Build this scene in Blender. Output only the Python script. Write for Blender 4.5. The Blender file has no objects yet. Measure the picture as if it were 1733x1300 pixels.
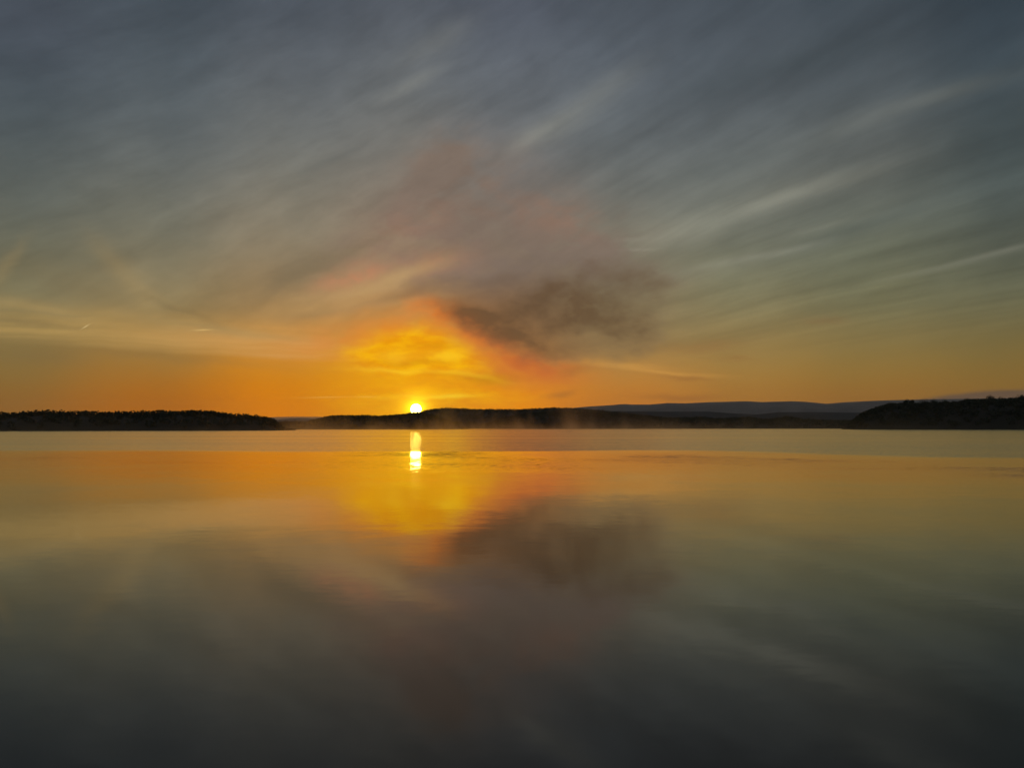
import bpy, math, random, bmesh
from mathutils import Vector, Matrix, noise
PI = math.pi
S = bpy.context.scene
C = S.collection
rad = math.radians

# ------------------------------------------------------------------ camera
F, CX, CY, CAMH = 1250.0, 866.5, 650.0, 2.5
PITCH = math.atan(74.7/F)
cam = bpy.data.cameras.new('camera')
cam.sensor_width = 36.0
cam.lens = 36.0*F/1733.0
cam.clip_start, cam.clip_end = 0.1, 1.0e7
camo = bpy.data.objects.new('camera', cam)
C.objects.link(camo)
camo.location = (0, 0, CAMH)
ROLL = rad(-0.05)
camo.rotation_euler = (Matrix.Rotation(PITCH+PI/2, 3, 'X') @ Matrix.Rotation(ROLL, 3, 'Z')).to_euler()
S.camera = camo

def direction(px, py):
    """unit world direction seen at a place of the photograph"""
    x, z = (px-CX)/F, (CY-py)/F
    y2 = math.cos(PITCH) - z*math.sin(PITCH)
    z2 = math.sin(PITCH) + z*math.cos(PITCH)
    return Vector((x, y2, z2)).normalized()
def azel(px, py):
    d = direction(px, py)
    return math.degrees(math.atan2(d.x, d.y)), math.degrees(math.asin(d.z))

S.render.engine = 'CYCLES'
S.view_settings.view_transform = 'Standard'
S.view_settings.look = 'None'
S.view_settings.exposure = 0
S.view_settings.gamma = 1
S.cycles.use_denoising = True
S.cycles.max_bounces = 6
S.cycles.diffuse_bounces = 2
S.cycles.glossy_bounces = 3
S.cycles.transmission_bounces = 2
S.cycles.volume_bounces = 4
S.cycles.transparent_max_bounces = 12
S.cycles.sample_clamp_indirect = 4.0
S.cycles.volume_step_rate = 1.0
S.cycles.volume_max_steps = 96

SUN_AZ, SUN_EL = azel(704, 692.5)

# ------------------------------------------------------------------ node expressions
def lin(c):
    c = c/255.0
    return c/12.92 if c <= 0.04045 else ((c+0.055)/1.055)**2.4
def col(r, g, b): return (lin(r), lin(g), lin(b), 1.0)

class G:
    """short writing for node trees"""
    def __init__(s, nt): s.nt = nt; s.n = nt.nodes; s.l = nt.links
    def put(s, sock, v):
        if isinstance(v, bpy.types.NodeSocket): s.l.new(v, sock)
        else: sock.default_value = v
    def m(s, op, *a, clamp=False):
        n = s.n.new('ShaderNodeMath'); n.operation = op; n.use_clamp = clamp
        for i, v in enumerate(a): s.put(n.inputs[i], v)
        return n.outputs[0]
    def v(s, op, *a, out=0):
        n = s.n.new('ShaderNodeVectorMath'); n.operation = op
        for i, v in enumerate(a): s.put(n.inputs[i], v)
        return n.outputs[out]
    def scale(s, a, f):
        n = s.n.new('ShaderNodeVectorMath'); n.operation = 'SCALE'
        s.put(n.inputs[0], a); s.put(n.inputs['Scale'], f); return n.outputs[0]
    def xyz(s, x, y, z=0.0):
        n = s.n.new('ShaderNodeCombineXYZ')
        for i, v in enumerate((x, y, z)): s.put(n.inputs[i], v)
        return n.outputs[0]
    def sep(s, a):
        n = s.n.new('ShaderNodeSeparateXYZ'); s.put(n.inputs[0], a); return n.outputs
    def noise(s, vec, scale=1.0, detail=4, rough=0.5, dist=0.0, colour=False):
        n = s.n.new('ShaderNodeTexNoise'); n.noise_dimensions = '3D'
        s.put(n.inputs['Vector'], vec); n.inputs['Scale'].default_value = scale
        n.inputs['Detail'].default_value = detail; n.inputs['Roughness'].default_value = rough
        n.inputs['Distortion'].default_value = dist
        return s.c2v(n.outputs['Color']) if colour else n.outputs['Fac']
    def c2v(s, c):
        n = s.n.new('ShaderNodeSeparateColor'); s.l.new(c, n.inputs[0])
        return s.xyz(n.outputs[0], n.outputs[1], n.outputs[2])
    def vmix(s, f, a, b):
        n = s.n.new('ShaderNodeMix'); n.data_type = 'VECTOR'; n.clamp_factor = True
        s.put(n.inputs[0], f)
        for i, c in ((4, a), (5, b)): s.put(n.inputs[i], tuple(c)[:3] if isinstance(c, tuple) else c)
        return n.outputs[1]
    def ss(s, x, a, b, lo=0.0, hi=1.0, mode='SMOOTHSTEP'):
        n = s.n.new('ShaderNodeMapRange'); n.interpolation_type = mode
        if mode == 'LINEAR': n.clamp = True
        s.put(n.inputs[0], x)
        for i, v in enumerate((a, b, lo, hi)): s.put(n.inputs[i+1], v)
        return n.outputs[0]
    def mix(s, f, a, b, mode='MIX'):
        n = s.n.new('ShaderNodeMix'); n.data_type = 'RGBA'; n.blend_type = mode; n.clamp_factor = True
        s.put(n.inputs[0], f); s.put(n.inputs[6], a); s.put(n.inputs[7], b)
        return n.outputs[2]
    def ramp(s, x, stops, mode='B_SPLINE'):
        n = s.n.new('ShaderNodeValToRGB'); cr = n.color_ramp; cr.interpolation = mode
        s.put(n.inputs[0], x)
        cr.elements[0].position, cr.elements[0].color = stops[0]
        cr.elements[1].position, cr.elements[1].color = stops[-1]
        for p, c in stops[1:-1]:
            e = cr.elements.new(p); e.color = c
        return n.outputs[0]
    def blob(s, ae, px, py, rx, ry, rot=0.0, w=1.0):
        """soft ellipse on the sky: centre and half-axes given where the photograph shows it"""
        a0, e0 = azel(px, py)
        cr, sr = math.cos(rad(rot)), math.sin(rad(rot))
        a1, e1 = azel(px+cr*rx, py-sr*rx); a2, e2 = azel(px+sr*ry, py+cr*ry)
        l1, l2 = math.hypot(a1-a0, e1-e0), math.hypot(a2-a0, e2-e0)
        th = math.atan2(e1-e0, a1-a0); ct, st = math.cos(th), math.sin(th)
        u = s.v('DOT_PRODUCT', ae, (ct/l1, st/l1, -(ct*a0+st*e0)/l1), out=1)
        v = s.v('DOT_PRODUCT', ae, (-st/l2, ct/l2, -(-st*a0+ct*e0)/l2), out=1)
        d = s.m('MULTIPLY_ADD', u, u, s.m('MULTIPLY', v, v))
        g = s.m('POWER', 0.3679, d)
        return s.m('MULTIPLY', g, w) if w != 1.0 else g
    def blobs(s, ae, items):
        t = None
        for it in items:
            b = s.blob(ae, *it)
            t = b if t is None else s.m('ADD', t, b)
        return t

# ------------------------------------------------------------------ sky
W = bpy.data.worlds.new('World'); S.world = W; W.use_nodes = True
W.node_tree.nodes.clear()
W.cycles.sampling_method = 'MANUAL'; W.cycles.sample_map_resolution = 512
g = G(W.node_tree)
tc = g.n.new('ShaderNodeTexCoord')
D = g.v('NORMALIZE', tc.outputs['Generated'])
dx, dy, dz = g.sep(D)
az = g.m('MULTIPLY', g.m('ARCTAN2', dx, dy), 180/PI)
el = g.m('MULTIPLY', g.m('ARCSINE', dz), 180/PI)
AE0 = g.xyz(az, el, 1.0)
# broad soft warp so that nothing follows a straight grid
w1 = g.v('SUBTRACT', g.noise(g.v('MULTIPLY', AE0, (0.09, 0.16, 1)), 1.0, 3, 0.55, colour=True), (0.5, 0.5, 0.5))
w2 = g.v('SUBTRACT', g.noise(g.v('MULTIPLY', AE0, (0.42, 0.62, 1)), 1.0, 4, 0.6, colour=True), (0.5, 0.5, 0.5))
ae_soft = g.v('ADD', AE0, g.v('MULTIPLY', w1, (3.5, 1.6, 0)))
ae_mid = g.v('ADD', ae_soft, g.v('MULTIPLY', w2, (1.2, 0.7, 0)))
ae_smoke = g.v('ADD', AE0, g.v('ADD', g.v('MULTIPLY', w1, (4.0, 2.5, 0)), g.v('MULTIPLY', w2, (2.8, 2.0, 0))))

XS = [0, 217, 433, 650, 867, 1083, 1300, 1516, 1733]
YS = [0, 100, 200, 300, 400, 500, 570, 620, 660, 695]
T = [
 [(74,80,90),(70,80,90),(76,84,94),(80,86,96),(80,86,98),(74,82,90),(66,74,82),(60,70,78),(54,66,76)],
 [(70,78,88),(76,86,92),(90,96,104),(100,106,110),(96,102,112),(88,94,104),(80,88,96),(72,80,86),(60,70,78)],
 [(76,86,90),(86,94,98),(102,107,108),(114,116,114),(106,112,114),(97,105,109),(92,99,102),(86,92,93),(68,78,80)],
 [(90,96,94),(102,106,102),(117,117,108),(126,121,110),(116,114,112),(105,110,110),(106,109,104),(98,101,96),(72,82,82)],
 [(102,104,90),(112,112,96),(131,123,103),(148,129,106),(132,118,102),(126,127,112),(114,117,104),(101,107,94),(84,90,82)],
 [(124,116,84),(134,122,90),(150,128,90),(176,138,90),(140,112,84),(130,124,94),(124,122,92),(112,112,84),(100,100,76)],
 [(140,118,70),(154,128,72),(184,138,74),(215,150,55),(165,118,66),(150,128,82),(142,122,76),(128,112,68),(118,104,62)],
 [(132,106,54),(150,112,50),(200,128,28),(238,162,4),(208,130,45),(176,134,68),(158,124,62),(142,114,56),(130,106,52)],
 [(144,104,44),(164,104,28),(214,120,2),(241,158,0),(236,140,12),(188,122,46),(160,116,50),(148,108,46),(138,102,44)],
 [(148,96,34),(168,98,18),(220,118,0),(245,164,0),(240,136,10),(190,116,42),(162,108,44),(150,100,42),(136,96,42)],
]
def table(px, py):
    px = min(max(px, 0), 1732.9); py = min(max(py, 0), 694.9)
    i = max(k for k in range(9) if XS[k] <= px); i = min(i, 7)
    j = max(k for k in range(10) if YS[k] <= py); j = min(j, 8)
    u = (px-XS[i])/(XS[i+1]-XS[i]); v = (py-YS[j])/(YS[j+1]-YS[j])
    o = []
    for k in range(3):
        a = lin(T[j][i][k])*(1-u)+lin(T[j][i+1][k])*u
        b = lin(T[j+1][i][k])*(1-u)+lin(T[j+1][i+1][k])*u
        o.append(a*(1-v)+b*v)
    return o
def sky_at(a, e):
    d = Vector((math.sin(rad(a))*math.cos(rad(e)), math.cos(rad(a))*math.cos(rad(e)), math.sin(rad(e))))
    y = d.y*math.cos(PITCH)+d.z*math.sin(PITCH); z = -d.y*math.sin(PITCH)+d.z*math.cos(PITCH)
    px = CX+F*d.x/max(y, 0.2); py = CY-F*z/max(y, 0.2)
    c = table(px, py)
    if py < 0:
        k = 1/(1+(-py/900.0)); c = [v*k for v in c]
    return (*c, 1.0)
ELS = [0, 1.6, 3.2, 4.8, 6.6, 8.6, 11, 14, 17.5, 21, 25, 30, 38, 60]
saz, sel, _ = g.sep(ae_soft)
elf = g.m('DIVIDE', sel, 60.0)
base = None
STEP = 8.68
for i in range(9):
    a = (i-4)*STEP
    r = g.ramp(elf, [(e/60.0, sky_at(a, e)) for e in ELS])
    dd = g.m('SUBTRACT', saz, a)
    if i == 0: dd = g.m('MAXIMUM', dd, 0.0)
    elif i == 8: dd = g.m('MINIMUM', dd, 0.0)
    wgt = g.ss(g.m('ABSOLUTE', dd), 0.0, STEP, 1.0, 0.0)
    t = g.scale(g.c2v(r), wgt)
    base = t if base is None else g.v('ADD', base, t)

# high cirrus drawn out in streaks that meet at the horizon, as wind-blown ice cloud does
zz = g.m('ADD', g.m('MAXIMUM', dz, 0.0), 0.10)
def cirrus(azim, su, sv, seed, detail=5, wob=0.25):
    c, s_ = math.cos(rad(azim)), math.sin(rad(azim))
    X = g.m('DIVIDE', dx, zz); Y = g.m('DIVIDE', dy, zz)
    u = g.m('ADD', g.m('MULTIPLY', X, s_), g.m('MULTIPLY', Y, c))
    v = g.m('SUBTRACT', g.m('MULTIPLY', X, c), g.m('MULTIPLY', Y, s_))
    wob_n = g.m('MULTIPLY', g.m('SUBTRACT', g.noise(g.xyz(u, v, seed), 0.7, 2, 0.5), 0.5), wob)
    return g.noise(g.xyz(g.m('MULTIPLY', u, su), g.m('MULTIPLY', g.m('ADD', v, wob_n), sv), seed), 1.0, detail, 0.52)
c1 = cirrus(-36, 0.30, 2.6, 3.7)
c2 = cirrus(-30, 0.8, 7.5, 11.2, 6)
m_right = g.ss(az, -18, 6)
ct_, st_ = math.cos(rad(27)), math.sin(rad(27))
lx, ly, _ = g.sep(ae_soft)
lu = g.m('ADD', g.m('MULTIPLY', lx, ct_), g.m('MULTIPLY', ly, st_))
lv = g.m('SUBTRACT', g.m('MULTIPLY', ly, ct_), g.m('MULTIPLY', lx, st_))
cl = g.noise(g.xyz(g.m('MULTIPLY', lu, 0.07), g.m('MULTIPLY', lv, 0.26), 5.0), 1.0, 8, 0.62)
str1 = g.m('ADD', g.m('MULTIPLY', g.m('SUBTRACT', c1, 0.5), 0.95), g.m('MULTIPLY', g.m('SUBTRACT', c2, 0.5), 0.45))
str1 = g.m('MULTIPLY', str1, g.ss(az, -6, 10))
str1 = g.m('ADD', str1, g.m('MULTIPLY', g.m('SUBTRACT', cl, 0.5), g.ss(az, -4, 12, 0.62, 0.36)))
hi_el = g.ss(el, 3.5, 10)
gain = g.m('MULTIPLY', str1, hi_el)
sky = g.scale(base, g.m('ADD', 1.0, gain))

# single bright streaks of cirrus on the right
streak_ae = g.v('ADD', AE0, g.v('MULTIPLY', w1, (1.2, 0.7, 0)))
sb = g.blobs(streak_ae, [
    (1370,322,130,15,17,.5),(1260,352,120,20,20,.42),(1180,385,90,20,18,.3),
    (1300,431,95,7,12,.75),(1210,452,100,12,12,.4),(1390,385,70,7,13,.35),
    (1610,450,110,5,13,.40),(1700,425,60,5,13,.3),
    (960,205,90,22,32,.32),(1035,140,70,22,30,.2),(900,235,60,16,30,.35),
    (1600,160,110,14,16,.22),(1440,215,120,20,20,.2),
    (1055,410,36,4,4,.8),(1070,426,34,3,2,.7),(1110,410,120,22,6,.35),
    (700,140,60,12,28,.3),(740,70,70,22,30,.3)])
fine = g.ss(c2, 0.34, 0.64, 0.65, 1.2)
sky = g.vmix(g.m('MULTIPLY', g.m('MULTIPLY', sb, fine), 0.36), sky, col(172,170,152))
dk = g.blobs(streak_ae, [(1420,400,190,14,20,.5),(1330,255,180,16,20,.35),(1250,130,160,30,20,.35),(1640,260,150,30,25,.4),
    (1560,340,120,20,22,.3),(1400,100,200,25,15,.3),(1150,300,150,22,20,.3),(560,270,50,7,25,.4)])
sky = g.vmix(g.m('MULTIPLY', dk, 0.42), sky, col(62,72,74))

# pale bands low on the left, with the crisp lower edge
laz, lel, _ = g.sep(g.v('ADD', AE0, g.v('MULTIPLY', w1, (0, 0.9, 0))))
a0, e0 = azel(0, 579); a1, e1 = azel(560, 612)
edge = g.m('ADD', g.m('MULTIPLY', g.m('SUBTRACT', az, a0), (e1-e0)/(a1-a0)), e0)
up = g.m('SUBTRACT', lel, edge)
band = g.m('MULTIPLY', g.ss(up, -0.12, 0.45), g.ss(up, 0.5, 3.6, 1.0, 0.0))
band = g.m('MULTIPLY', band, g.ss(az, -10, -16))
bandn = g.noise(g.v('MULTIPLY', g.v('ADD', AE0, g.v('MULTIPLY', w1, (0, 2.0, 0))), (0.06, 1.3, 1)), 1.0, 4, 0.55)
bcol = g.vmix(g.ss(az, -34, -12), col(172,142,84), col(220,158,84))
sky = g.vmix(g.m('MULTIPLY', band, g.ss(bandn, 0.30, 0.66, 0.25, 0.95)), sky, bcol)
lft = g.blobs(g.v('ADD', AE0, g.v('MULTIPLY', w2, (0.9, 0.5, 0))), [(60,520,90,9,-12,.6),(240,498,70,20,-50,.4),(330,548,110,7,-8,.55),(190,440,55,16,-48,.3),
    (12,450,50,12,55,.45),(420,566,130,8,-5,.6),(300,520,60,7,-30,.35)])
sky = g.vmix(g.m('MULTIPLY', lft, 0.5), sky, col(172,146,96))
lfd = g.blobs(ae_mid, [(60,545,80,6,-8,.5),(300,527,60,7,-25,.5),(250,600,200,8,-5,.35),(60,600,110,14,-4,.45),(100,470,90,18,-20,.35)])
sky = g.vmix(g.m('MULTIPLY', lfd, 0.5), sky, col(112,96,66))
# bright line on the right
rb = g.blobs(g.v('ADD', AE0, g.v('MULTIPLY', w1, (0, 0.5, 0))), [(1050,618,70,5,-4,.8),(1120,630,70,3,-6,.7),(1010,608,40,6,-8,.3),(1190,634,50,3,-3,.35)])
sky = g.vmix(g.m('MULTIPLY', rb, 0.48), sky, col(222,162,78))

# smoke-like cumulus drifting above the sun: thin pink upper veil, dark core, lit rims
puff2 = g.noise(g.v('MULTIPLY', g.v('ADD', ae_soft, g.v('MULTIPLY', w2, (1.6, 1.0, 0))), (0.50, 0.95, 1)), 1.0, 5, 0.6)
puff = g.noise(g.v('MULTIPLY', g.v('ADD', AE0, g.v('MULTIPLY', w1, (2.5, 1.5, 0))), (0.20, 0.31, 1)), 1.0, 5, 0.5)
c3 = cirrus(-14, 0.5, 2.4, 21.0, 5, 0.35)
veil = g.blobs(ae_smoke, [(745,285,80,45,35,.8),(800,340,120,60,10,.8),(930,390,120,60,-10,.8),(640,390,120,30,28,.4),(760,420,130,50,10,.7),(860,450,140,50,0,.6),(1000,440,80,40,0,.5)])
veil = g.m('MULTIPLY', veil, g.ss(g.m('ADD', g.m('ADD', g.m('MULTIPLY', puff, 0.4), g.m('MULTIPLY', puff2, 0.25)), g.m('MULTIPLY', c3, 0.35)), 0.38, 0.60, 0.25, 1.35))
sky = g.vmix(g.m('MULTIPLY', g.m('MINIMUM', veil, 1.0), 0.9), sky, col(124,108,96))
cl2 = g.noise(g.xyz(g.m('MULTIPLY', lu, 0.16), g.m('MULTIPLY', lv, 0.62), 9.0), 1.0, 7, 0.62)
tex = g.m('MULTIPLY', g.m('SUBTRACT', cl2, 0.5), g.m('MULTIPLY', hi_el, g.ss(az, 2, 16, 0.45, 0.22)))
sky = g.scale(sky, g.m('ADD', g.m('ADD', 1.0, tex), g.m('MULTIPLY', g.m('SUBTRACT', puff, 0.5), g.m('MULTIPLY', hi_el, 0.38))))
pk = g.blobs(ae_mid, [(600,462,60,20,17,1.1),(745,440,60,25,10,.5),(700,380,80,30,20,.25),(930,370,90,30,-15,.2)])
pk = g.m('MULTIPLY', pk, g.ss(puff2, 0.32, 0.64, 0.45, 1.2))
sky = g.vmix(g.m('MULTIPLY', pk, 0.6), sky, col(196,132,96))
cream = g.blobs(ae_mid, [(685,460,75,14,17,.7),(605,492,70,12,10,.5),(640,512,120,9,6,.3)])
sky = g.vmix(g.m('MULTIPLY', cream, 0.65), sky, col(206,168,112))
olive = g.blobs(ae_mid, [(510,455,70,18,22,.8),(470,485,60,16,20,.4),(620,410,90,10,24,.35),(690,500,90,8,10,.5),(560,525,90,9,8,.35),(1070,460,40,16,5,.2)])
sky = g.vmix(g.m('MULTIPLY', olive, 0.55), sky, col(116,102,78))
# orange veil round the sun
orr = g.blobs(ae_mid, [(620,575,110,26,8,.55),(740,525,45,18,-10,.85),(840,600,70,28,-20,.8),(915,622,60,16,-5,.85),(700,560,120,40,0,.5),(800,560,50,30,-30,.6)])
orr = g.m('MULTIPLY', orr, g.ss(puff2, 0.3, 0.62, 0.55, 1.15))
sky = g.vmix(g.m('MULTIPLY', orr, 0.75), sky, col(222,128,52))
# yellow, back-lit heap just above the sun
yl = g.blobs(ae_mid, [(700,580,75,32,0,.95),(690,612,110,28,0,.85),(775,622,75,22,-8,.6),(640,600,60,18,0,.4),(704,674,150,34,0,.7),(850,668,90,20,0,.35)])
yn = g.noise(g.v('MULTIPLY', g.v('ADD', AE0, g.v('MULTIPLY', w2, (1.2, 0.9, 0))), (0.38, 1.0, 1)), 1.0, 4, 0.55)
ycol = g.vmix(g.ss(yn, 0.36, 0.66), col(238,152,0), col(252,184,0))
sky = g.vmix(g.m('MULTIPLY', g.ss(yl, 0.0, 1.15), 0.95), sky, ycol)
red = g.blobs(ae_mid, [(905,620,70,22,-10,.9),(850,590,60,22,-35,.7),(785,545,50,20,-30,.6),(830,625,40,10,-20,.3)])
sky = g.vmix(g.m('MULTIPLY', red, g.ss(puff2, 0.3, 0.6, 0.3, 0.9)), sky, col(204,108,46))
# dark core
core = g.blobs(ae_smoke, [(900,522,100,42,12,1.15),(880,578,70,30,-20,1.3),(1000,520,90,50,0,.8),(1095,480,65,34,0,1.0),(1068,562,66,38,0,1.0),(1010,550,90,46,0,.8),
    (825,545,60,24,-15,.95),(780,515,60,22,-10,.5),(950,470,100,30,10,.7),(830,465,90,28,10,.65),(880,410,100,28,5,.5),(790,370,80,26,10,.3),(960,590,60,14,-5,.5),(730,480,60,14,14,.35)])
cn = g.m('ADD', g.m('MULTIPLY', puff, 0.72), g.m('MULTIPLY', puff2, 0.28))
wide = g.m('ADD', g.ss(core, 0.0, 2.6), g.ss(core, 0.0, 0.9, 0.0, 0.45))
cmask = g.m('MULTIPLY', wide, g.ss(cn, 0.29, 0.67, 0.52, 0.98))
ccol = g.vmix(g.ss(az, -6, 7), col(122,82,52), col(118,100,76))
ccol = g.vmix(g.ss(el, 9, 13), ccol, col(122,106,92))
ccol = g.vmix(g.ss(cmask, 0.35, 1.1), ccol, col(96,73,51))
sky = g.vmix(g.m('MULTIPLY', g.m('MINIMUM', cmask, 1.0), 0.85), sky, ccol)
yd = g.blobs(ae_mid, [(830,640,40,8,5,.8),(690,615,60,5,0,.5),(770,637,60,5,-5,.35),(735,590,40,5,0,.3)])
sky = g.vmix(g.m('MULTIPLY', yd, 0.75), sky, col(196,122,10))
yb = g.blobs(ae_mid, [(650,627,55,3.5,-3,.6),(780,634,70,4,-5,.5),(665,605,30,8,0,.5),(745,606,28,9,0,.6),(760,671,45,3.5,2,.8),(700,672,90,4,0,.3)])
sky = g.vmix(g.m('MULTIPLY', yb, 0.8), sky, col(255,206,40))
# short vapour trails
ct = g.blobs(AE0, [(145,552,6.5,0.9,31,1.0),(343,558,14,1.3,2,.7),(551,672.2,38,1.0,1,.5),(621,671.5,15,1.0,0,.5)])
sky = g.vmix(g.m('MULTIPLY', ct, 0.7), sky, g.vmix(g.ss(az, -30, -14), col(226,198,140), col(250,196,90)))
# small grey scraps, and the low bank behind the right-hand wood
sc = g.blobs(ae_mid, [(950,663,22,5,5,.7),(1140,668,60,6,0,.7),(1150,637,40,4,-4,.6),(1190,585,60,10,5,.4),(1240,603,30,5,0,.4),(1390,545,40,8,0,.3),(970,625,28,8,10,.5)])
sky = g.vmix(g.m('MULTIPLY', sc, 0.55), sky, col(138,88,50))
bk = g.blobs(g.v('ADD', AE0, g.v('MULTIPLY', w2, (0.6, 0.25, 0))), [(1700,672,90,10,2,1.1),(1600,677,70,7,5,.8),(1800,672,120,12,0,1.1)])
sky = g.vmix(g.ss(bk, 0.1, 1.0, 0.0, 0.8), sky, col(92,76,66))
# aureole
sd = Vector((math.sin(rad(SUN_AZ))*math.cos(rad(SUN_EL)), math.cos(rad(SUN_AZ))*math.cos(rad(SUN_EL)), math.sin(rad(SUN_EL))))
ang = g.m('MULTIPLY', g.m('ARCCOSINE', g.m('MINIMUM', g.v('DOT_PRODUCT', D, tuple(sd), out=1), 1.0)), 180/PI)
au1 = g.m('POWER', 2.718, g.m('MULTIPLY', ang, -2.2))
au2 = g.m('POWER', 2.718, g.m('MULTIPLY', ang, -0.42))
glow = g.v('ADD', g.scale((3.6, 2.6, 0.05), au1), g.scale((0.10, 0.065, 0.0), au2))
sky = g.v('ADD', sky, glow)

# behind the viewer: physical sky plus an added constant fill for the far hills
ns = g.n.new('ShaderNodeTexSky'); ns.sky_type = 'NISHITA'; ns.sun_disc = False
ns.sun_elevation = rad(SUN_EL); ns.sun_rotation = rad(SUN_AZ)
ns.air_density = 1.0; ns.dust_density = 2.0; ns.ozone_density = 1.5
nback = g.v('ADD', g.scale(g.c2v(ns.outputs[0]), 0.15), (0.15, 0.145, 0.165))
wb = g.ss(g.m('ABSOLUTE', az), 45, 100)
final = g.vmix(wb, sky, nback)
bg = g.n.new('ShaderNodeBackground'); g.l.new(final, bg.inputs[0]); bg.inputs[1].default_value = 1.0
wo = g.n.new('ShaderNodeOutputWorld'); g.l.new(bg.outputs[0], wo.inputs[0])

# ------------------------------------------------------------------ sun lamp
L = bpy.data.lights.new('sun_lamp', 'SUN'); L.energy = 0.002; L.angle = rad(0.8); L.color = (1.0, 0.72, 0.30)
lo = bpy.data.objects.new('sun_lamp', L); C.objects.link(lo)
lo.rotation_euler = sd.to_track_quat('Z', 'Y').to_euler()
lo.location = (0, 0, 300)

# ------------------------------------------------------------------ helpers
def mat(name, rgb, rough=0.9, var=None):
    m = bpy.data.materials.new(name); m.use_nodes = True
    b = m.node_tree.nodes['Principled BSDF']
    b.inputs['Base Color'].default_value = (*rgb, 1); b.inputs['Roughness'].default_value = rough
    b.inputs['Specular IOR Level'].default_value = 0.2
    if var:
        q = G(m.node_tree); t = q.n.new('ShaderNodeTexCoord')
        nz = q.noise(t.outputs['Object'], var[0], 4, 0.6)
        q.l.new(q.mix(q.ss(nz, 0.35, 0.65), (*rgb, 1), (*var[1], 1)), b.inputs['Base Color'])
    return m
def link(name, me, m=None, parent=None, **kw):
    o = bpy.data.objects.new(name, me)
    if m: me.materials.append(m)
    C.objects.link(o)
    if parent: o.parent = parent
    for k, v in kw.items(): o[k] = v
    return o
def mesh(name, vs, fs, smooth=False):
    me = bpy.data.meshes.new(name); me.from_pydata(vs, [], fs); me.update()
    if smooth: me.polygons.foreach_set('use_smooth', [True]*len(me.polygons))
    return me

# ------------------------------------------------------------------ the lake
R = 16000.0
wm = bpy.data.materials.new('lake water'); wm.use_nodes = True
q = G(wm.node_tree); b = q.n['Principled BSDF']
b.inputs['Base Color'].default_value = (0.020, 0.014, 0.006, 1)
b.inputs['IOR'].default_value = 1.2
b.inputs['Coat Weight'].default_value = 1.0; b.inputs['Coat IOR'].default_value = 1.22   # extra coat layer added to strengthen the mirrored sky
b.inputs['Specular IOR Level'].default_value = 0.5
t = q.n.new('ShaderNodeTexCoord'); P = t.outputs['Object']
px_, py_, _z = q.sep(P)
# cat's-paws: long wind-ruffled lanes lying across the calm water
lane = q.noise(q.v('MULTIPLY', P, (0.0035, 0.018, 1)), 1.0, 3, 0.5)
lane2 = q.noise(q.v('MULTIPLY', P, (0.02, 0.10, 1)), 1.0, 4, 0.55)
edge_y = q.m('ADD', q.m('SUBTRACT', 78.0, q.ss(px_, 12.0, 44.0, 0.0, 24.0)), q.m('MULTIPLY', q.m('SUBTRACT', lane2, 0.5), q.ss(px_, 0.0, 40.0, 13.0, 28.0)))
off0 = q.m('ABSOLUTE', q.m('ADD', px_, 9.0))
ruffle = q.ss(q.m('SUBTRACT', py_, edge_y), 0.0, q.ss(off0, 4.0, 30.0, 2.0, 11.0))
far_n = q.noise(q.v('MULTIPLY', P, (0.004, 0.03, 1)), 1.0, 3, 0.5)
ruffle = q.m('MULTIPLY', ruffle, q.ss(far_n, 0.32, 0.60, 0.8, 1.0))
patch = q.ss(lane2, 0.44, 0.62)
near = q.ss(py_, 9.0, 20.0)
# slopes of the ripples
def slopes(scale3, seed, detail=2):
    nz = q.noise(q.v('ADD', q.v('MULTIPLY', P, scale3), (seed, seed*1.7, 0)), 1.0, detail, 0.5, colour=True)
    return q.v('SUBTRACT', nz, (0.5, 0.5, 0.5))
s_big = q.v('MULTIPLY', slopes((0.10, 0.16, 1), 3.1), (0.010, 0.022, 0))
s_mid = q.v('MULTIPLY', slopes((0.55, 1.3, 1), 7.7), (0.012, 0.065, 0))
s_col = q.v('MULTIPLY', slopes((1.9, 5.0, 1), 41.3, 1), (0.010, 1.0, 0))
s_col = q.scale(s_col, q.m('MULTIPLY', q.ss(py_, 36.0, 50.0), q.m('MINIMUM', q.m('MAXIMUM', q.m('SUBTRACT', q.m('DIVIDE', 9.5, py_), 0.096), 0.008), 0.10)))
off = q.m('ABSOLUTE', q.m('SUBTRACT', px_, q.m('MULTIPLY', py_, math.tan(rad(SUN_AZ)))))
s_col = q.scale(s_col, q.ss(off, 5.0, 16.0, 1.0, 0.2))
s_lean = q.scale((0.0, -0.010, 0.0), q.m('MULTIPLY', q.ss(q.m('SUBTRACT', py_, edge_y), -22.0, -3.0), q.ss(off, 3.0, 14.0)))
s_mid = q.scale(s_mid, q.m('ADD', 0.03, q.m('MULTIPLY', q.m('MULTIPLY', patch, near), 0.32)))
s_fin = q.v('MULTIPLY', slopes((2.6, 5.5, 1), 27.7, 3), (0.014, 0.030, 0))
s_fin = q.scale(s_fin, q.ss(lane, 0.35, 0.65, 0.35, 1.0))
s_ruf = q.v('MULTIPLY', q.v('ABSOLUTE', slopes((1.7, 3.6, 1), 17.7)), (0.05, -0.36, 0))   # seen this low, only the faces turned to the shore show
s_ruf = q.scale(q.v('ADD', s_ruf, (0.0, -0.006, 0.0)), ruffle)
s_mid = q.v('ADD', q.v('ADD', s_mid, s_lean), s_col)
sl = q.v('ADD', q.v('ADD', s_big, s_mid), q.v('ADD', s_ruf, s_fin))
nrm = q.v('NORMALIZE', q.v('ADD', sl, (0, 0, 1)))
q.l.new(nrm, b.inputs['Normal']); q.l.new(nrm, b.inputs['Coat Normal'])
rg = q.m('ADD', 0.055, q.m('MULTIPLY', ruffle, 0.10))
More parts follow.
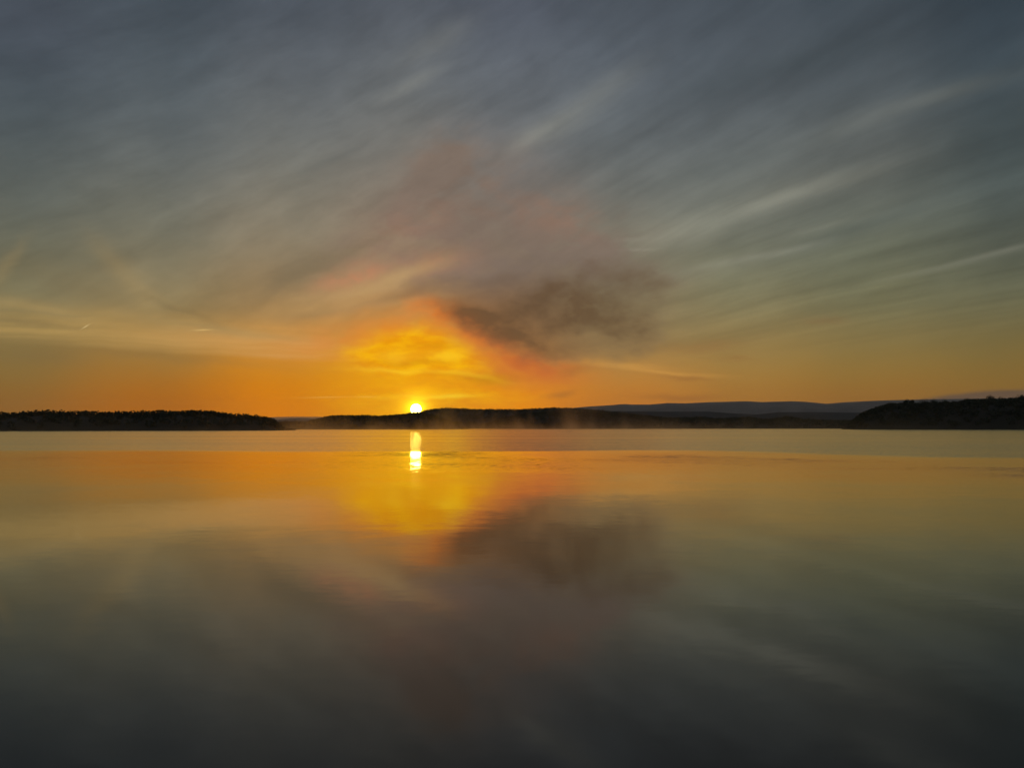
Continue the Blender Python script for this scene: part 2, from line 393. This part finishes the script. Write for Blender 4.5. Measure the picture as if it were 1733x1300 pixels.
q.l.new(rg, b.inputs['Roughness']); q.l.new(rg, b.inputs['Coat Roughness'])
ys = [-R, -2000, -400, -100, -30, 0, 10, 30, 80, 200, 500, 1200, 3000, 7000, R]
xs = [-R, -6000, -2000, -600, -200, -60, 0, 60, 200, 600, 2000, 6000, R]
vs = [(x, y, 0) for y in ys for x in xs]; nx = len(xs)
fs = [(j*nx+i, j*nx+i+1, (j+1)*nx+i+1, (j+1)*nx+i) for j in range(len(ys)-1) for i in range(nx-1)]
link('water', mesh('water', vs, fs), wm, kind='structure', label='calm lake water mirroring the sunrise sky', category='water')

# ------------------------------------------------------------------ hills and woods
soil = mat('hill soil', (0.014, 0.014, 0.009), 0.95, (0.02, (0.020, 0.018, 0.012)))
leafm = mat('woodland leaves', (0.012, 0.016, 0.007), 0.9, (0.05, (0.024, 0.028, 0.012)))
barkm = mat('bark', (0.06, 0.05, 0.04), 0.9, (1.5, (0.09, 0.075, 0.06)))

def prof(pts, x):
    if x <= pts[0][0]: return pts[0][1]
    for (x0, y0), (x1, y1) in zip(pts, pts[1:]):
        if x <= x1:
            u = (x-x0)/(x1-x0); return y0+(y1-y0)*u
    return pts[-1][1]
def height_at(px, py, dist):
    d = direction(px, py); h = math.hypot(d.x, d.y)
    return CAMH + dist*d.z/h
def horiz(px):
    d = direction(px, 725); h = math.hypot(d.x, d.y); return d.x/h, d.y/h

def leafy(vs, fs, c, r, rz, n, rnd, leaf):
    """adds one crown of many small leaf-clump faces"""
    for _ in range(n):
        while True:
            p = Vector((rnd.uniform(-1, 1), rnd.uniform(-1, 1), rnd.uniform(-1, 1)))
            if p.length < 1: break
        p = p.normalized()*(p.length**0.35)
        p *= 0.86+0.28*noise.noise(Vector((p.x*1.8+c[0], p.y*1.8+c[1], p.z*1.8+c[2])))
        a = Vector((rnd.gauss(0, 1), rnd.gauss(0, 1), rnd.gauss(0, 1))).normalized()
        b_ = a.orthogonal().normalized(); k = leaf*rnd.uniform(0.6, 1.3)
        o = Vector((c[0]+p.x*r, c[1]+p.y*r, c[2]+p.z*rz)); i = len(vs)
        cc = a.cross(b_)
        vs += [tuple(o+b_*k), tuple(o+cc*k*.8), tuple(o-b_*k*.9), tuple(o-cc*k*.7)]
        fs.append((i, i+1, i+2, i+3))

def hill(label, pts, dist, depth, wood_label=None, crown=5.0, seed=1, step=4.0, lump=1.0, ground=None, shore=0.06, density=1.0, leaf=1.6, n=26, cover=8):
    rnd = random.Random(seed)
    x0, x1 = pts[0][0], pts[-1][0]; nX = int((x1-x0)/step)+1
    rows = [(-0.02, 0.0), (0.0, 0.12), (0.10, 0.42), (0.25, 0.70), (0.5, 0.90), (0.8, 1.0), (1.1, 0.93), (1.6, 0.6), (2.2, 0.0)]
    tree_h = crown*1.1 if wood_label else 0.0
    vs, fs = [], []
    H = {}; HZ = []
    for i in range(nX):
        px = x0+i*(x1-x0)/(nX-1); ux, uy = horiz(px)
        ridge_d = dist+0.8*depth
        hz = max(height_at(px, prof(pts, px), ridge_d)-tree_h, 0.3)
        HZ.append(min(1.0, max(0.2, (height_at(px, prof(pts, px), ridge_d))/(crown*2.2))))
        for r_, (k, f) in enumerate(rows):
            dd = dist+k*depth*(1+0.0*k) + (14*noise.noise(Vector((px*0.02, seed, 0))) if r_ < 2 else 0)
            z = hz*f + (noise.noise(Vector((px*0.03, k*3, seed)))*0.05*hz if 0 < f < 1 else 0)
            if r_ in (0, len(rows)-1): z = -1.0
            vs.append((ux*dd, uy*dd, z)); H[(i, r_)] = vs[-1]
    m_ = len(rows)
    for i in range(nX-1):
        for r_ in range(m_-1):
            a = i*m_+r_; fs.append((a, a+m_, a+m_+1, a+1))
    link('hill', mesh('hill', vs, fs, True), ground or soil, kind='structure', label=label, category='hill')
    if not wood_label: return
    wv, wf = [], []
    for r_ in range(1, 6):
        for i in range(nX-1):
            A, B_, C_, D_ = (Vector(H[(i, r_)]), Vector(H[(i+1, r_)]), Vector(H[(i+1, r_+1)]), Vector(H[(i, r_+1)]))
            width = (B_-A).length; dep = (D_-A).length
            cnt = width*dep/(crown*crown*cover)*density
            if r_ >= 4: cnt *= 1.5
            cnt = int(cnt)+(1 if rnd.random() < cnt % 1 else 0)
            for _ in range(cnt):
                u, v = rnd.random(), rnd.random()
                p = A*(1-u)*(1-v)+B_*u*(1-v)+C_*u*v+D_*(1-u)*v
                r = crown*rnd.uniform(0.7, 1.08)*HZ[i]
                if p.z < 0.2: p.z = 0.2
                leafy(wv, wf, (p.x, p.y, p.z+r*0.62), r, r*rnd.uniform(0.8, 1.0)*lump, n, rnd, leaf)
    # a front row down to the water's edge
    link('woodland', mesh('woodland', wv, wf), leafm, kind='stuff', label=wood_label, category='woodland')

LEFT = [(-900,694),(-500,700),(-150,696),(0,698),(30,698),(55,695.2),(80,694.6),(100,696),(140,695.6),(180,697),(235,697),(262,694.8),(290,695.2),(330,695),(362,696),(388,699),(402,702),(430,703.4),(450,706),(460,709),(467,714),(474,719),(486,725),(500,729)]
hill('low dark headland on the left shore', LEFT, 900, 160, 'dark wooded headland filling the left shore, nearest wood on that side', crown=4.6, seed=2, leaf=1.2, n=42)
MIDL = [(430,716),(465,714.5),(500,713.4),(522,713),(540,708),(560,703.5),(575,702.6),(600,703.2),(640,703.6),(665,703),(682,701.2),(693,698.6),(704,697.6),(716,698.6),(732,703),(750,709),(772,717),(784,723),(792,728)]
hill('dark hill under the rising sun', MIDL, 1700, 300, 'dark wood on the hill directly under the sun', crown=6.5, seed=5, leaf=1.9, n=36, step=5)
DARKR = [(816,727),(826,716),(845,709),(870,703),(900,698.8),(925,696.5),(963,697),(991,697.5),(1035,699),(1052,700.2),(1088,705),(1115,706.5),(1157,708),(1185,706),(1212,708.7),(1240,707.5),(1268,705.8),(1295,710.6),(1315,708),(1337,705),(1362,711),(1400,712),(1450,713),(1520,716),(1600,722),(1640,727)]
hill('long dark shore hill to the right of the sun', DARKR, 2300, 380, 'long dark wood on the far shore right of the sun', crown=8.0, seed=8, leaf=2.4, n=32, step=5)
RIDGE = [(690,712),(705,701),(715,696),(728,692.6),(745,691),(765,690.8),(785,692),(820,692.8),(880,693.2),(915,691.2),(935,690.2),(955,690.6),(985,692),(1040,697),(1100,704),(1160,712)]
hill('hazy ridge rising just right of the sun', RIDGE, 3600, 700, 'hazy wood along the ridge just right of the sun', crown=11, seed=11, leaf=3.6, n=26, step=6, cover=10)
GREY = [(880,705),(940,700),(990,697.5),(1050,696),(1100,697),(1200,697),(1240,700),(1280,702),(1320,698),(1380,698),(1450,699),(1500,697),(1600,696),(1760,694),(2000,692),(2600,695)]
pale = mat('pale hill fog tone', (0.21, 0.185, 0.155), 0.95, (0.004, (0.15, 0.135, 0.115)))  # brightness of lit fog painted into the far hills' colour
midg = mat('grey hill fog tone', (0.06, 0.06, 0.055), 0.95, (0.004, (0.04, 0.04, 0.035)))  # middle hill lightened as well, fog brightness put into its colour
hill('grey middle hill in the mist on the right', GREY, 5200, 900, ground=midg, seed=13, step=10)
FAR = [(880,704),(930,696),(965,691),(1000,688),(1035,686),(1046,685),(1056,683.8),(1066,685),(1100,685),(1130,682.5),(1160,683),(1200,681.2),(1265,679.5),(1290,681),(1340,679.7),(1362,680.4),(1400,684),(1430,681.4),(1480,679),(1530,677.5),(1620,676),(1760,674),(2000,678),(2600,682)]
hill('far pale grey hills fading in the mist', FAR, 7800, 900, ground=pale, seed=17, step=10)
LOWL = [(380,722),(430,718),(455,713),(470,710),(490,708.4),(510,707.6),(530,708.6),(560,712),(620,718)]
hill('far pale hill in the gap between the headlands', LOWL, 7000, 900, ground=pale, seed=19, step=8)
RIGHT = [(1425,727),(1440,716),(1452,706),(1460,700),(1475,694),(1482,690.4),(1495,687.5),(1506,684.2),(1534,682.8),(1552,683),(1575,682),(1590,681.4),(1619,680.5),(1628,679.5),(1636,676.8),(1662,676.5),(1682,676),(1705,675.4),(1720,674.6),(1733,672),(1800,668),(1950,664),(2200,670),(2700,684)]
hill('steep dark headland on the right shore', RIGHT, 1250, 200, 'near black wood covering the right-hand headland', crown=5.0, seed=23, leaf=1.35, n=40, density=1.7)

# trees that stand out of the right-hand wood, one by one
def tree(px, py, w_px, dist, label, seed, h_extra=0):
    rnd = random.Random(seed)
    ux, uy = horiz(px); k = dist/F/ (uy if uy > 0.2 else 1)
    topz = height_at(px, py, dist); r = w_px*k*0.5*0.9
    H_ = r*1.4+9+h_extra; base = topz-H_
    root = bpy.data.objects.new('tree', None); C.objects.link(root)
    root.location = (ux*dist, uy*dist, base); root['label'] = label; root['category'] = 'tree'
    root['group'] = 'trees standing out of the wood on the right headland'
    # trunk with limbs
    vs, fs = [], []
    def tube(a, b_, ra, rb, n=7):
        a, b_ = Vector(a), Vector(b_); ax = (b_-a).normalized(); e = ax.orthogonal().normalized(); f = ax.cross(e); i = len(vs)
        for P_, rr in ((a, ra), (b_, rb)):
            for s_ in range(n):
                t_ = 2*PI*s_/n; vs.append(tuple(P_+(e*math.cos(t_)+f*math.sin(t_))*rr))
        for s_ in range(n): fs.append((i+s_, i+(s_+1) % n, i+n+(s_+1) % n, i+n+s_))
    top = H_-r*0.9
    tube((0, 0, -1), (0.1, 0, top*0.6), 0.45, 0.34); tube((0.1, 0, top*0.6), (0.2, 0.1, top), 0.34, 0.22)
    for s_ in range(6):
        a_ = rnd.uniform(0, 2*PI); tube((0.1, 0, top*rnd.uniform(.6, .95)), (math.cos(a_)*r*.7, math.sin(a_)*r*.7, top+rnd.uniform(-.1, .5)*r), 0.16, 0.05)
    link('trunk', mesh('trunk', vs, fs), barkm, root)
    cv, cf = [], []
    lobes = [((rnd.uniform(-.5, .5)*r, rnd.uniform(-.5, .5)*r, H_-r*rnd.uniform(0.75, 1.15)), r*rnd.uniform(.45, .62)) for _ in range(7)]
    lobes.append(((0, 0, H_-r*0.52), r*0.52))
    for c_, rr in lobes: leafy(cv, cf, c_, rr, rr*0.85, 170, rnd, 0.42)
    link('crown', mesh('crown', cv, cf), leafm, root)
for i, (px, py, w_, lab) in enumerate([
    (1536.5,677,10,'small square-topped tree, first to stand out at the left end of the right headland'),
    (1546,678.5,9,'small low tree beside the square-topped tree on the right headland'),
    (1566,674.8,19,'broad peaked tree left of the twin domed trees on the right headland'),
    (1582,676.6,14,'left one of the twin domed trees on the right headland'),
    (1600,676.6,14,'right one of the twin domed trees on the right headland'),
    (1638,674.6,16,'low broad tree at the start of the flat tree line on the right headland'),
    (1677,670.2,12,'tallest round-headed tree standing clear above the right headland'),
    (1696,673,13,'low domed tree just right of the tallest round-headed tree'),
    (1727,669.6,15,'large domed tree at the right edge of the photo')]):
    tree(px, py-2.2, w_*1.1, 1250+0.8*200, lab, 100+i)

# ------------------------------------------------------------------ the sun
sm = bpy.data.materials.new('sun glow'); sm.use_nodes = True
q = G(sm.node_tree); q.n.clear()
em = q.n.new('ShaderNodeEmission'); em.inputs[0].default_value = (1.0, 0.74, 0.09, 1); em.inputs[1].default_value = 20.0
tr = q.n.new('ShaderNodeBsdfTransparent'); ad = q.n.new('ShaderNodeAddShader'); oo = q.n.new('ShaderNodeOutputMaterial')
q.l.new(em.outputs[0], ad.inputs[0]); q.l.new(tr.outputs[0], ad.inputs[1]); q.l.new(ad.outputs[0], oo.inputs[0])
SD = 1.2e6
bm = bmesh.new(); bmesh.ops.create_uvsphere(bm, u_segments=48, v_segments=24, radius=SD*math.tan(rad(0.41)))
me = bpy.data.meshes.new('sun'); bm.to_mesh(me); bm.free()
so = link('sun', me, sm, label='blazing white-yellow sun half risen over the dark hill', category='sun')
so.location = sd*SD

# ------------------------------------------------------------------ haze
def vol(name, aniso, colr, dens):
    m = bpy.data.materials.new(name); m.use_nodes = True; q = G(m.node_tree); q.n.clear()
    pv = q.n.new('ShaderNodeVolumePrincipled'); pv.inputs['Color'].default_value = (*colr, 1)
    pv.inputs['Anisotropy'].default_value = aniso; pv.inputs['Density'].default_value = dens
    oo = q.n.new('ShaderNodeOutputMaterial'); q.l.new(pv.outputs[0], oo.inputs['Volume'])
    return m, q, pv
def box(name, lo_, hi_, m, **kw):
    (ax, ay, a_z), (bx, by, bz) = lo_, hi_
    vs = [(x, y, z) for x in (ax, bx) for y in (ay, by) for z in (a_z, bz)]
    fs = [(0,1,3,2),(4,6,7,5),(0,4,5,1),(2,3,7,6),(0,2,6,4),(1,5,7,3)]
    return link(name, mesh(name, vs, fs), m, **kw)
hm, q, pv = vol('haze', 0.65, (0.95, 0.95, 0.97), 1.7e-5)
box('haze', (-11500, -11500, -2.0), (11500, 11500, 400), hm, kind='stuff', label='thin morning haze over the whole lake', category='haze')

# fog lying in the valleys behind the dark shore hills
fm, q, pv = vol('valley fog', 0.65, (0.98, 0.985, 1.0), 4.0e-4)
def wedge(name, near, far, px0, px1, z0, z1, m, n=24, **kw):
    vs, fs = [], []
    for i in range(n+1):
        px = px0+(px1-px0)*i/n; ux, uy = horiz(px)
        z1_ = z1 if z1 else height_at(px, prof(FAR, px), far)-4.0
        e = math.sin(PI*i/n)**0.4*1.0
        for d_, z in ((near, -1.5), (near, z0*e), (far, z1_*e if z1 else z1_), (far, -1.5)): vs.append((ux*d_, uy*d_, z))
    for i in range(n):
        for k in range(4):
            a, b_ = i*4+k, i*4+(k+1) % 4; fs.append((a, b_, b_+4, a+4))
    fs += [(3, 2, 1, 0), tuple(n*4+k for k in range(4))]
    return link(name, mesh(name, vs, fs), m, **kw)
gm, q, pv = vol('gap fog', 0.85, (1.0, 0.95, 0.9), 8e-4)
wedge('fog', 6000, 7700, 330, 700, 40, 118, gm, kind='stuff', label='pale fog in the gap left of the sun between the headlands', category='fog')
wedge('fog', 3000, 7700, 960, 2300, 40, None, fm, n=90, kind='stuff', label='grey fog lying in the valleys before the far hills', category='fog')

# steam curling off the water in front of the far shore
mm, q, pv = vol('steam', 0.92, (1.0, 0.90, 0.78), 0.0)
t = q.n.new('ShaderNodeTexCoord'); P = t.outputs['Object']
x_, y_, z_ = q.sep(P)
n1 = q.noise(q.v('MULTIPLY', P, (0.030, 0.006, 0.012)), 1.0, 3, 0.6, 0.3)
n2 = q.noise(q.v('MULTIPLY', P, (0.004, 0.003, 0.0)), 1.0, 2, 0.5)
top = q.m('ADD', 1.5, q.m('MULTIPLY', q.m('MULTIPLY', q.ss(n1, 0.42, 0.72), q.ss(n2, 0.35, 0.6, 0.4, 1.0)), 44.0))
dn = q.ss(q.m('DIVIDE', z_, top), 0.0, 1.0, 1.0, 0.0)
dn = q.m('MULTIPLY', dn, q.ss(n1, 0.40, 0.64, 0.10, 1.0))
dn = q.m('MULTIPLY', dn, q.m('MULTIPLY', q.ss(x_, 100, 420, 1.0, 0.06), q.ss(x_, -330, -110, 0.4, 1.0)))
q.l.new(q.m('MULTIPLY', dn, 1.4e-3), pv.inputs['Density'])
box('steam', (-1100, 480, 0.3), (1900, 1500, 48), mm, kind='stuff', label='wisps of steam rising off the water before the far shore', category='steam')
